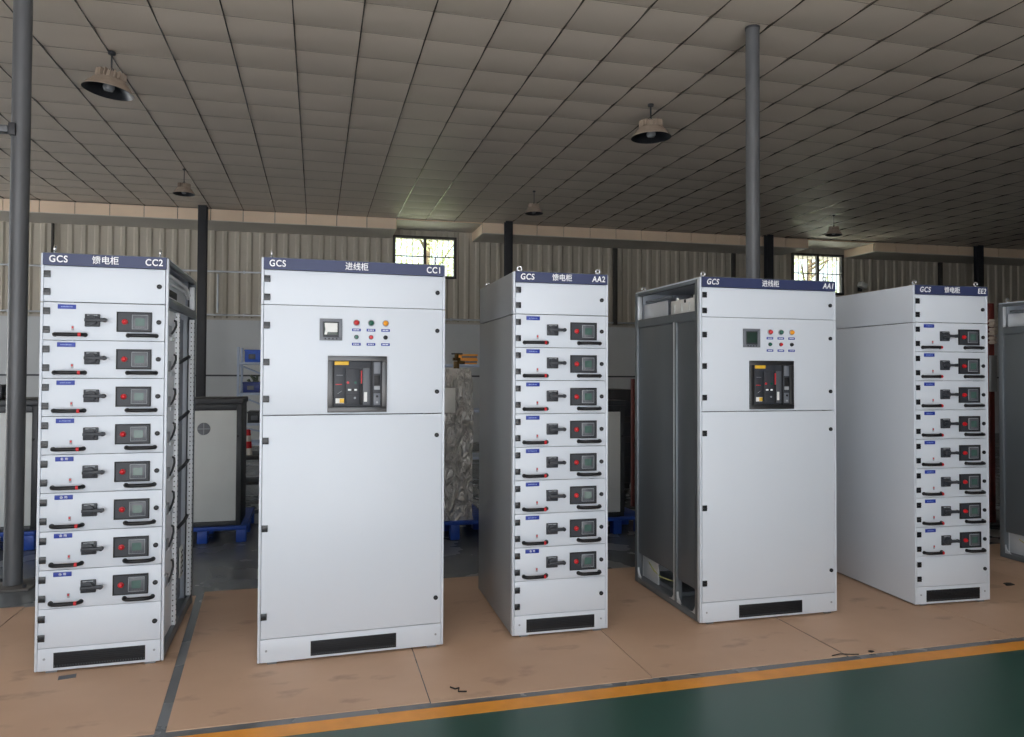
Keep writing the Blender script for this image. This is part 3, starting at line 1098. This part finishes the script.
def left_side_open(t, D):
    """uncovered left flank: recessed grey sheets, open strips at head and foot"""
    m = MB(); m.box(.001, .045, .325, .365, .05, 1.93, GALV, .003); m.build('middle_post', t)
    m = MB(); m.box(-.0005, .006, .352, .364, .05, 1.93, GALVB, .001); m.build('post_edge', t)
    for za, zb in ((2.165, 2.187), (1.925, 1.985), (.006, .045)):
        m = MB(); m.box(.001, .045, .07, D - .045, za, zb, GALV, .003); m.build('side_rail', t)
    m = MB(); m.box(.012, .022, .366, D - .046, .225, 1.924, GALV, .002); m.build('flank_sheet', t)
    m = MB(); m.box(.012, .022, .072, .324, .200, 1.924, GALV, .002); m.build('flank_sheet', t)
    m = MB(); m.box(-.0005, .008, .026, .034, .02, 2.19, GALVB, .001); m.build('corner_edge', t)
    # rounded gussets in the foot openings
    m = MB()
    for ya, yb in ((.366, D - .046), (.072, .324)):
        r = .07
        m.prism([(ya, .046)] + [(ya + r - r * math.sin(q), .046 + r - r * math.cos(q)) for q in [PI / 2 * (1 - i / 6) for i in range(7)]], 'X', .004, .018, GALVB)
        m.prism([(yb, .046)] + [(yb - r + r * math.sin(q), .046 + r - r * math.cos(q)) for q in [PI / 2 * (1 - i / 6) for i in range(7)]], 'X', .004, .018, GALVB)
    m.build('gusset', t)
    # behind the foot openings
    m = MB(); m.box(.05, .06, D - .30, D - .05, .05, 1.9, GALVB, .002); m.box(.05, .62, D - .05, D - .03, .05, .4, INNERW, .002)
    m.box(.06, .5, .40, D - .08, .055, .085, GALV, .003)
    m.build('foot_bracket', t)
    m = MB()
    m.tube([(.06, .90, .20), (.05, .84, .17), (.045, .76, .14), (.06, .68, .115), (.10, .62, .105), (.16, .56, .10)], .0045, WIREYG, 8)
    m.build('earth_wire', t)
    # behind the head opening: white insulating plate with tongues, bright rear sheet
    m = MB()
    m.box(.05, .055, .09, .50, 1.98, 2.085, CONEW, .002)
    for k in range(4):
        y = .13 + .105 * k
        m.box(.046, .052, y - .008, y + .008, 2.0, 2.06, PAPER, .002)
    for y in (.16, .40):
        m.box(.045, .06, y - .012, y + .012, 2.083, 2.10, CONEW, .003)
    m.box(.046, .052, .28, .30, 2.06, 2.082, BLACKP, .001)
    m.build('insulating_plate', t)
    m = MB(); m.box(.05, .055, .55, D - .05, 1.98, 2.10, GALVB, .002); m.box(.06, .075, .52, D - .06, 2.115, 2.13, GALV, .002); m.build('rear_sheet', t)
    m = MB(); m.box(.004, .040, D - .046, D - .002, 1.985, 2.165, GALVB, .003); m.build('post_head', t)

c = feeder(-1.406, 4.355, .0142, 'CC2', 'narrow white feeder cabinet marked CC2, leftmost of the row, right flank uncovered', openR=True, eye='edge', D=1.07, spare=(4, 5, 6, 7))
right_side_open(c, .6, 1.07)
c.scale = (1.028, 1, 1)
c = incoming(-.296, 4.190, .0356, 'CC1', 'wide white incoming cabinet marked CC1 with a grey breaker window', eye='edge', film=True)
c.scale = (1.014, 1, 1)
c = feeder(1.134, 4.255, -.0127, 'AA2', 'narrow white feeder cabinet marked AA2 in the middle of the row', spare=(7,), sheet=SHADESH)
c.scale = (1.012, 1, .9945)
c = incoming(2.336, 4.185, -.0079, 'AA1', 'wide white incoming cabinet marked AA1 with its left flank uncovered', openL=True)
left_side_open(c, 1.0)
c.scale = (1, 1, .9965)
c = feeder(3.944, 4.160, -.0563, 'EE2', 'narrow white feeder cabinet marked EE2, right end of the row, plain grey left flank')
c.scale = (1, 1, .9965)
c = incoming(5.715, 4.10, -.01, '', 'partly seen cabinet cut off by the right edge, only its grey flank showing', openL=True)
left_side_open(c, 1.0)

# ---------------------------------------------------------------- background: boxed cabinets on pallets
def pallet(x0, x1, y, d, hgt, label):
    t = thing('plastic_pallet', label, 'pallet', ((x0 + x1) / 2, y, -.004), 0, 'blue pallets behind the row')
    h = (x1 - x0) / 2
    m = MB()
    m.box(-h, h, 0, d, hgt - .035, hgt, BLUEPL, .004)
    for k in range(8):
        q = d * (k + .5) / 8
        m.box(-h + .02, h - .02, q - .008, q + .008, hgt - .0355, hgt + .001, NAVY)
    m.build('deck', t)
    for i in range(4):
        xc = -h + .045 + i * (2 * h - .09) / 3
        for yy in (0.0, d / 2 - .05, d - .1):
            m = MB(); m.box(xc - .045, xc + .045, yy + .001, yy + .1, 0.0, hgt - .034, BLUEPL, .008); m.build('foot', t)
    return t

def boxed_cabinet(x0, x1, y, d, z0, z1, label, vent=None):
    t = thing('boxed_cabinet', label, 'cabinet', ((x0 + x1) / 2, y, z0), 0, 'dark framed cabinets on blue pallets')
    h = (x1 - x0) / 2
    H = z1 - z0
    m = MB()
    m.box(-h, h, .012, d, 0, H - .05, BOXDK, .005)
    m.build('body', t)
    m = MB()
    m.box(-h, -h + .045, 0, .014, .04, H - .052, BOXDK, .003); m.box(h - .045, h, 0, .014, .04, H - .052, BOXDK, .003)
    m.box(-h + .045, h - .045, 0, .014, H - .11, H - .052, BOXDK, .003); m.box(-h + .045, h - .045, 0, .014, 0.0, .045, BOXDK, .003)
    m.build('door_frame', t)
    m = MB(); m.box(-h + .045, h - .045, .004, .014, .046, H - .112, BOXLT, .002); m.build('door', t)
    m = MB(); m.box(-h - .012, h + .012, -.02, d + .01, H - .05, H, BOXDK, .006); m.build('lid', t)
    if vent:
        vx, vz = vent[0] - (x0 + x1) / 2, vent[1] - z0
        m = MB()
        m.cyl((vx, .001, vz), .056, .008, 'Y', MIDP, 28)
        m.box(vx - .056, vx + .056, -.006, -.002, vz - .004, vz + .004, LIGHTP)
        m.box(vx - .004, vx + .004, -.006, -.002, vz - .056, vz + .056, LIGHTP)
        m.build('vent', t)
    m = MB(); m.cyl((h - .03, -.004, H - .35), .012, .012, 'Y', BLACKP, 14); m.build('lock', t)
    return t

pallet(-1.72, -.62, 7.252, .95, .150, 'blue pallet under the dark framed cabinet beside the CC2 cabinet')
boxed_cabinet(-1.60, -.672, 7.27, .50, .148, 1.325, 'dark framed cabinet with round vent, on the pallet beside the CC2 cabinet', vent=(-1.0, 1.046))
pallet(-3.45, -2.39, 7.36, .95, .165, 'blue pallet at the far left behind the round pole')
boxed_cabinet(-3.33, -2.385, 7.38, .80, .163, 1.315, 'dark framed cabinet with pale door at the far left behind the pole')
pallet(.62, 1.62, 6.86, .90, .175, 'blue pallet under the film-wrapped machine')
pallet(2.32, 3.16, 6.735, .90, .165, 'blue pallet seen in the gap between the AA2 and AA1 cabinets')
boxed_cabinet(2.18, 2.943, 6.75, .75, .163, 1.305, 'dark framed cabinet standing in the gap between AA2 and AA1')

# dark toolbox on the left boxed cabinet
t = thing('toolbox', 'dark ribbed toolbox on top of the far left boxed cabinet', 'toolbox', (-2.97, 7.75, 1.315))
m = MB(); m.box(-.22, .22, -.14, .14, 0, .13, STEELD, .01); m.build('body', t)
m = MB()
for k in range(3):
    m.box(-.222, .222, -.142, .142, .02 + k * .035, .032 + k * .035, GREYP, .002)
m.build('ribs', t)
m = MB(); m.tube([(-.1, 0, .13), (-.1, 0, .165), (-.08, 0, .18), (.08, 0, .18), (.1, 0, .165), (.1, 0, .13)], .009, BLACKP, 8); m.build('handle', t)

# film wrapped machine
def wrapped():
    t = thing('wrapped_machine', 'tall machine wrapped in crumpled clear film, between CC1 and AA2', 'machine', (1.12, 6.90, .172))
    m = MB()
    bm = m.bm
    m.mi(FILM)
    r = random.Random(11)
    nx, nz, ny = 14, 34, 10
    W_, D_, H_ = .33, .62, 1.44
    def disp(p):
        n1 = math.sin(9 * p.x + 5 * p.z + 2 * math.sin(7 * p.z)) * .008 + math.sin(23 * p.z - 11 * p.x + 4 * p.y) * .005
        return n1 + r.uniform(-.005, .005)
    def gridf(fn, a, b_):
        V = [[bm.verts.new(fn(i / a, j / b_)) for j in range(b_ + 1)] for i in range(a + 1)]
        for i in range(a):
            for j in range(b_):
                bm.faces.new((V[i][j], V[i + 1][j], V[i + 1][j + 1], V[i][j + 1]))
    def sh(p):
        z = p.z / H_
        k = 1 - .10 * max(0, z - .9) / .1
        p = Vector((p.x * k, D_ / 2 + (p.y - D_ / 2) * k, p.z))
        d = disp(p)
        c = Vector((0, D_ / 2, p.z))
        q = p - c
        return p + q.normalized() * d if q.length > 1e-5 else p
    gridf(lambda u, v: sh(Vector((-W_ + 2 * W_ * u, 0, H_ * v))), nx, nz)
    gridf(lambda u, v: sh(Vector((W_ - 2 * W_ * u, D_, H_ * v))), nx, nz)
    gridf(lambda u, v: sh(Vector((W_, D_ * u, H_ * v))), ny, nz)
    gridf(lambda u, v: sh(Vector((-W_, D_ - D_ * u, H_ * v))), ny, nz)
    gridf(lambda u, v: sh(Vector((-W_ + 2 * W_ * u, D_ * v, H_))), nx, ny)
    bmesh.ops.remove_doubles(bm, verts=bm.verts, dist=.03)
    m.build('film_cover', t, angle=50)
    m = MB(); m.box(-.29, .29, .04, .58, 0, 1.40, GALV, .01); m.build('body', t)
    m = MB(); m.box(.045, .150, -.022, -.016, 1.02, 1.255, PAPER, .001); m.build('paper_label', t)
    m = MB()
    m.cyl((.19, .15, 1.47), .03, .08, 'Z', BRASS, 16); m.cyl((.19, .15, 1.53), .042, .03, 'Z', BRASS, 6)
    m.cyl((.19, .15, 1.555), .02, .06, 'Z', BRASS, 12); m.box(.14, .25, .14, .16, 1.575, 1.59, STEELD, .003)
    m.cyl((.235, .15, 1.50), .018, .07, 'X', BRASS, 12)
    m.build('valve', t)
    m = MB(); m.cyl((.19, .15, 1.425), .05, .02, 'Z', STEELD, 16); m.build('flange', t)
wrapped()

# orange bins on a steel shelf behind the wrapped machine
def rack(x0, x1, y, d, top, levels, label, name='storage_rack', brace=True):
    t = thing(name, label, 'rack', ((x0 + x1) / 2, y, -.004))
    h = (x1 - x0) / 2
    for sx in (-1, 1):
        for yy in (0, d - .035):
            m = MB(); m.box(sx * h - .018, sx * h + .018, yy, yy + .035, 0, top, RACKM, .003)
            m.build('upright', t)
    for z in levels:
        m = MB(); m.box(-h + .018, h - .018, .005, d - .005, z - .035, z, RACKM, .003); m.build('shelf', t)
    if brace:
        for k, (za, zb) in enumerate(zip(levels[:-1], levels[1:])):
            m = MB()
            m.tube([(-h + .03, -.012, zb - .05), (h * .3, -.012, za + .02)], .013, RACKM, 8)
            m.build('brace', t)
    return t
rack(-1.17, .35, 12.0, .6, 1.95, (.47, .775, 1.245, 1.715), 'pale blue shelving rack with blue crates, between CC2 and CC1')
rack(1.25, 2.35, 9.2, .5, 1.98, (.5, 1.1, 1.68), 'pale shelving rack holding orange bins behind the wrapped machine', brace=False)

def crate(x, y, z, w, d, h, mm, label, name='plastic_crate'):
    t = thing(name, label, 'crate', (x, y, z), 0, None)
    m = MB()
    th = .012
    m.box(-w / 2, w / 2, 0, d, 0, th, mm, .002)
    m.box(-w / 2, w / 2, 0, th, th, h, mm, .003); m.box(-w / 2, w / 2, d - th, d, th, h, mm, .003)
    m.box(-w / 2, -w / 2 + th, th, d - th, th, h, mm, .003); m.box(w / 2 - th, w / 2, th, d - th, th, h, mm, .003)
    m.build('shell', t)
    m = MB(); m.box(-w / 2 - .008, w / 2 + .008, -.008, d + .008, h - .022, h + .002, mm, .004); m.build('rim', t)
    m = MB()
    for k in (-1, 1):
        m.box(k * w * .25 - .05, k * w * .25 + .05, -.006, .002, h * .25, h * .65, MIDP, .006)
    m.build('grip', t)
    return t
crate(-.87, 12.04, 1.714, .42, .45, .19, CRATE, 'bright blue crate on the top shelf of the rack between CC2 and CC1')
crate(-.88, 12.03, 1.244, .44, .33, .16, NAVY, 'dark blue crate of parts on the middle shelf between CC2 and CC1')
crate(-.83, 12.04, .774, .40, .45, .17, BOXDK, 'dark crate on the lower shelf between CC2 and CC1')
t = thing('parts_bundle', 'greenish bundle of parts behind the dark blue crate on the rack', 'parts', (-.90, 12.49, 1.241))
m = MB()
r = random.Random(5)
for k in range(9):
    a = r.uniform(-.15, .15); q = r.uniform(-.06, .06)
    m.tube([(a, q, .01), (a + r.uniform(-.05, .05), q + r.uniform(-.04, .04), .14), (a + r.uniform(-.09, .09), q, r.uniform(.2, .27))], r.uniform(.012, .025), TOOLS, 7)
m.build('rods', t)
crate(1.885, 9.24, 1.68, .20, .30, .06, ORANGE, 'lower orange bin of the stack behind the wrapped machine', 'orange_bin')
crate(1.885, 9.24, 1.743, .20, .30, .06, ORANGE, 'upper orange bin of the stack behind the wrapped machine', 'orange_bin')

# workbench with a warning cone
t = thing('workbench', 'low dark workbench carrying the red and white cone', 'workbench', (-.35, 9.75, -.004))
m = MB(); m.box(-.62, .62, 0, .6, .47, .52, BOXDK, .006); m.build('top', t)
for sx in (-.57, .57):
    for yy in (.03, .52):
        m = MB(); m.box(sx - .025, sx + .025, yy, yy + .05, 0, .47, STEELD, .003); m.build('leg', t)
m = MB(); m.box(-.59, .59, .06, .56, .15, .18, STEELD, .004); m.build('shelf', t)
t = thing('warning_cone', 'slim red and white banded cone on the workbench beside CC1', 'cone', (-.835, 9.90, .516))
bands = [(.052, 0, CONEW), (.043, .085, CONER), (.039, .17, CONEW), (.034, .245, CONER), (.022, .315, CONER)]
m = MB(); m.lathe([(.0, .0), (.052, 0), (.046, .06), (.044, .085)], CONEW, 20); m.build('white_band', t)
m = MB(); m.lathe([(.044, .085), (.039, .17)], CONER, 20); m.build('red_band', t)
m = MB(); m.lathe([(.039, .17), (.034, .245)], CONEW, 20); m.build('white_band', t)
m = MB(); m.lathe([(.034, .245), (.028, .29), (.028, .31), (.018, .32), (.0, .322)], CONER, 20); m.build('tip', t)

# dark racking in the deep background
def stacked(x, y, w, d, h, label, n):
    t = thing('stacked_machine', label, 'machine', (x, y, -.004))
    m = MB(); m.box(-w / 2, w / 2, 0, d, .08, h, STEELD, .01); m.build('body', t)
    m = MB()
    for k in range(n):
        z = .16 + (h - .25) * k / n
        m.box(-w / 2 + .04, w / 2 - .04, -.012, .0, z, z + (h - .3) / n * .75, GREYP, .006)
    m.build('drawer_front', t)
    m = MB(); m.box(-w / 2 + .05, w / 2 - .05, .05, d - .05, 0, .08, BLACKP); m.build('plinth', t)
stacked(3.75, 9.3, .9, .7, 1.35, 'dark drawer cabinet deep behind the gap between AA2 and AA1', 4)
t = thing('red_gas_post', 'thin dark red post standing behind the gap left of AA1', 'post', (3.59, 8.0, -.004))
m = MB(); m.cyl((0, 0, .76), .024, 1.50, 'Z', BUSRED, 14); m.build('post', t)
m = MB(); m.cyl((0, 0, .01), .10, .02, 'Z', STEELD, 18); m.build('foot', t)

# red brown busbar stand beside the last cabinet
t = thing('busbar_stand', 'red-brown busbar stand with pale insulators just right of the EE2 cabinet', 'busbar stand', (6.87, 6.22, -.004))
m = MB(); m.box(-.15, .15, -.12, .12, 0, .03, STEELD, .004); m.build('foot', t)
m = MB(); m.box(-.035, .03, -.03, .03, .03, 2.33, BUSRED, .004); m.build('busbar', t)
for z in (2.12, 2.03, 1.94):
    m = MB(); m.lathe([(0, -.04), (.03, -.04), (.042, -.02), (.028, 0), (.042, .02), (.03, .04), (0, .04)], CREAM, 16, (-.005, -.04, z)); m.build('insulator', t)
m = MB(); m.box(-.045, .035, -.055, -.028, 1.40, 1.78, LIGHTP, .004); m.build('cover_plate', t)

# scraps on the sheets
def scrap(x, y, n, s, label):
    r = random.Random(int(x * 100))
    m = MB()
    bm = m.bm
    res = bmesh.ops.create_icosphere(bm, subdivisions=2, radius=s)
    m.mi(SCRAP)
    for v in res['verts']:
        v.co = Vector((v.co.x * r.uniform(.8, 1.6), v.co.y * r.uniform(.6, 1.1), max(-s * .2, v.co.z * .35 * r.uniform(.5, 1.2))))
        v.co.z += s * .2
    tag(m.build(n, loc=(x, y, 0.0)), label, 'scrap')
scrap(5.03, 4.41, 'scrap_lump', .035, 'small dark lump lying on the sheet right of the EE2 cabinet')
def strand(pts, rad, mm, label, name='wire_offcut'):
    m = MB(); m.tube(pts, rad, mm, 6); tag(m.build(name), label, 'offcut')
strand([(2.80, 3.55, .003), (2.86, 3.56, .004), (2.92, 3.54, .003), (2.96, 3.53, .003)], .003, SCRAP, 'short thin dark offcut near the orange line in front of AA1')
scrap(3.06, 3.55, 'scrap_lump', .016, 'tiny dark lump near the orange line in front of the AA1 cabinet')
strand([(.66, 3.67, .004), (.68, 3.64, .005), (.70, 3.65, .004), (.69, 3.61, .004), (.73, 3.60, .004)], .004, SCRAP, 'crooked dark wire offcut on the sheet in front of the CC1 cabinet')
m = MB(); m.box(-.04, .04, -.025, .025, 0, .0015, MIDP, rot=Matrix.Rotation(.2, 4, 'Z')); tag(m.build('tape_piece', loc=(-1.23, 4.285, 0)), 'flat piece of grey tape on the sheet before the CC2 cabinet', 'tape')

# ---------------------------------------------------------------- trees outside the windows
def tree(x, y, label, seed, leaves=5200):
    r = random.Random(seed)
    t = thing('tree', label, 'tree', (x, y, -.02))
    m = MB()
    m.tube([(0, 0, 0), (.05, .03, 1.5), (.0, .1, 3.2), (.1, .05, 5.0), (.05, 0, 6.8)], [.17, .14, .11, .07, .02], BARK, 10)
    for k in range(14):
        a = r.uniform(0, 2 * PI); z = r.uniform(2.2, 5.8); L = r.uniform(.8, 1.6)
        m.tube([(.03, .05, z), (L * .5 * math.cos(a), L * .5 * math.sin(a), z + .35), (L * math.cos(a), L * math.sin(a), z + .9)], [.05, .03, .01], BARK, 6)
    m.build('trunk', t)
    bm = bmesh.new()
    for k in range(leaves):
        while True:
            p = Vector((r.uniform(-1, 1), r.uniform(-1, 1), r.uniform(-1, 1)))
            if .25 < p.length < 1:
                break
        p = Vector((p.x * 2.3, p.y * 1.7, 4.6 + p.z * 3.2))
        s = r.uniform(.05, .10)
        M = Matrix.Translation(p) @ Matrix.Rotation(r.uniform(0, 2 * PI), 4, 'Z') @ Matrix.Rotation(r.uniform(-1.2, 1.2), 4, 'X')
        vs = [bm.verts.new(M @ Vector(q)) for q in ((0, -s, 0), (s * .5, 0, s * .1), (0, s, 0), (-s * .5, 0, s * .1))]
        bm.faces.new(vs)
    me = bpy.data.meshes.new('foliage')
    bm.to_mesh(me); bm.free()
    me.materials.append(LEAF)
    put('foliage', me, t)
tree(2.9, 20.6, 'sunlit tree seen through the barred window above the CC1 cabinet', 1)
tree(15.4, 20.6, 'sunlit tree seen through the barred window above the AA1 cabinet', 2, 2200)

f = MB(); f.box(-40, 50, 23.0, 23.2, -.1, 4.0, CONEW); structure(f.build('bounce_wall'))  # unseen wall added to throw sunlight into the window recesses

# ---------------------------------------------------------------- light
w = bpy.data.worlds.new('world')
S.world = w
w.use_nodes = True
nt = w.node_tree
bg = nt.nodes['Background']
sky = nt.nodes.new('ShaderNodeTexSky')
sky.sky_type = 'NISHITA'
sky.sun_elevation = math.radians(48)
sky.sun_rotation = math.radians(200)
sky.sun_disc = False
sky.dust_density = 4.0
sky.air_density = 1.4
mixn = nt.nodes.new('ShaderNodeMix')
mixn.data_type = 'RGBA'
mixn.inputs['Factor'].default_value = 0.72
nt.links.new(sky.outputs['Color'], mixn.inputs[6])
mixn.inputs[7].default_value = (5.4, 6.1, 7.0, 1)      # bright thin overcast
nt.links.new(mixn.outputs[2], bg.inputs['Color'])
bg.inputs['Strength'].default_value = 0.28

sun = bpy.data.lights.new('sun', 'SUN')
sun.energy = 15.5
sun.angle = math.radians(4)
sun.color = (1.0, 0.98, 0.95)
so_ = bpy.data.objects.new('sun', sun)
COL.objects.link(so_)
dirv = Vector((0.25, 0.75, -0.9)).normalized()      # comes over the roof ridge from the doorway side
so_.rotation_euler = dirv.to_track_quat('-Z', 'Y').to_euler()

pl = bpy.data.lights.new('doorway_portal', 'AREA')
pl.shape = 'RECTANGLE'
pl.size, pl.size_y = DOORX[1] - DOORX[0], 4.6
pl.cycles.is_portal = True
po = bpy.data.objects.new('doorway_portal', pl)
COL.objects.link(po)
po.location = ((DOORX[0] + DOORX[1]) / 2, YF - .1, 2.3)
po.rotation_euler = (PI / 2, 0, 0)
pl2 = bpy.data.lights.new('side_doorway_portal', 'AREA')
pl2.shape = 'RECTANGLE'
pl2.size, pl2.size_y = 4.4, 6.4
pl2.cycles.is_portal = True
po2 = bpy.data.objects.new('side_doorway_portal', pl2)
COL.objects.link(po2)
po2.location = (XL - .1, 11.4, 2.2)
po2.rotation_euler = (0, -PI / 2, 0)

S.view_settings.view_transform = 'Standard'
S.view_settings.look = 'None'
S.view_settings.gamma = 1.0
S.view_settings.use_curve_mapping = False
S.view_settings.exposure = 0.75
S.cycles.max_bounces = 10
S.cycles.diffuse_bounces = 6
S.cycles.sample_clamp_indirect = 6.0
S.cycles.use_denoising = True
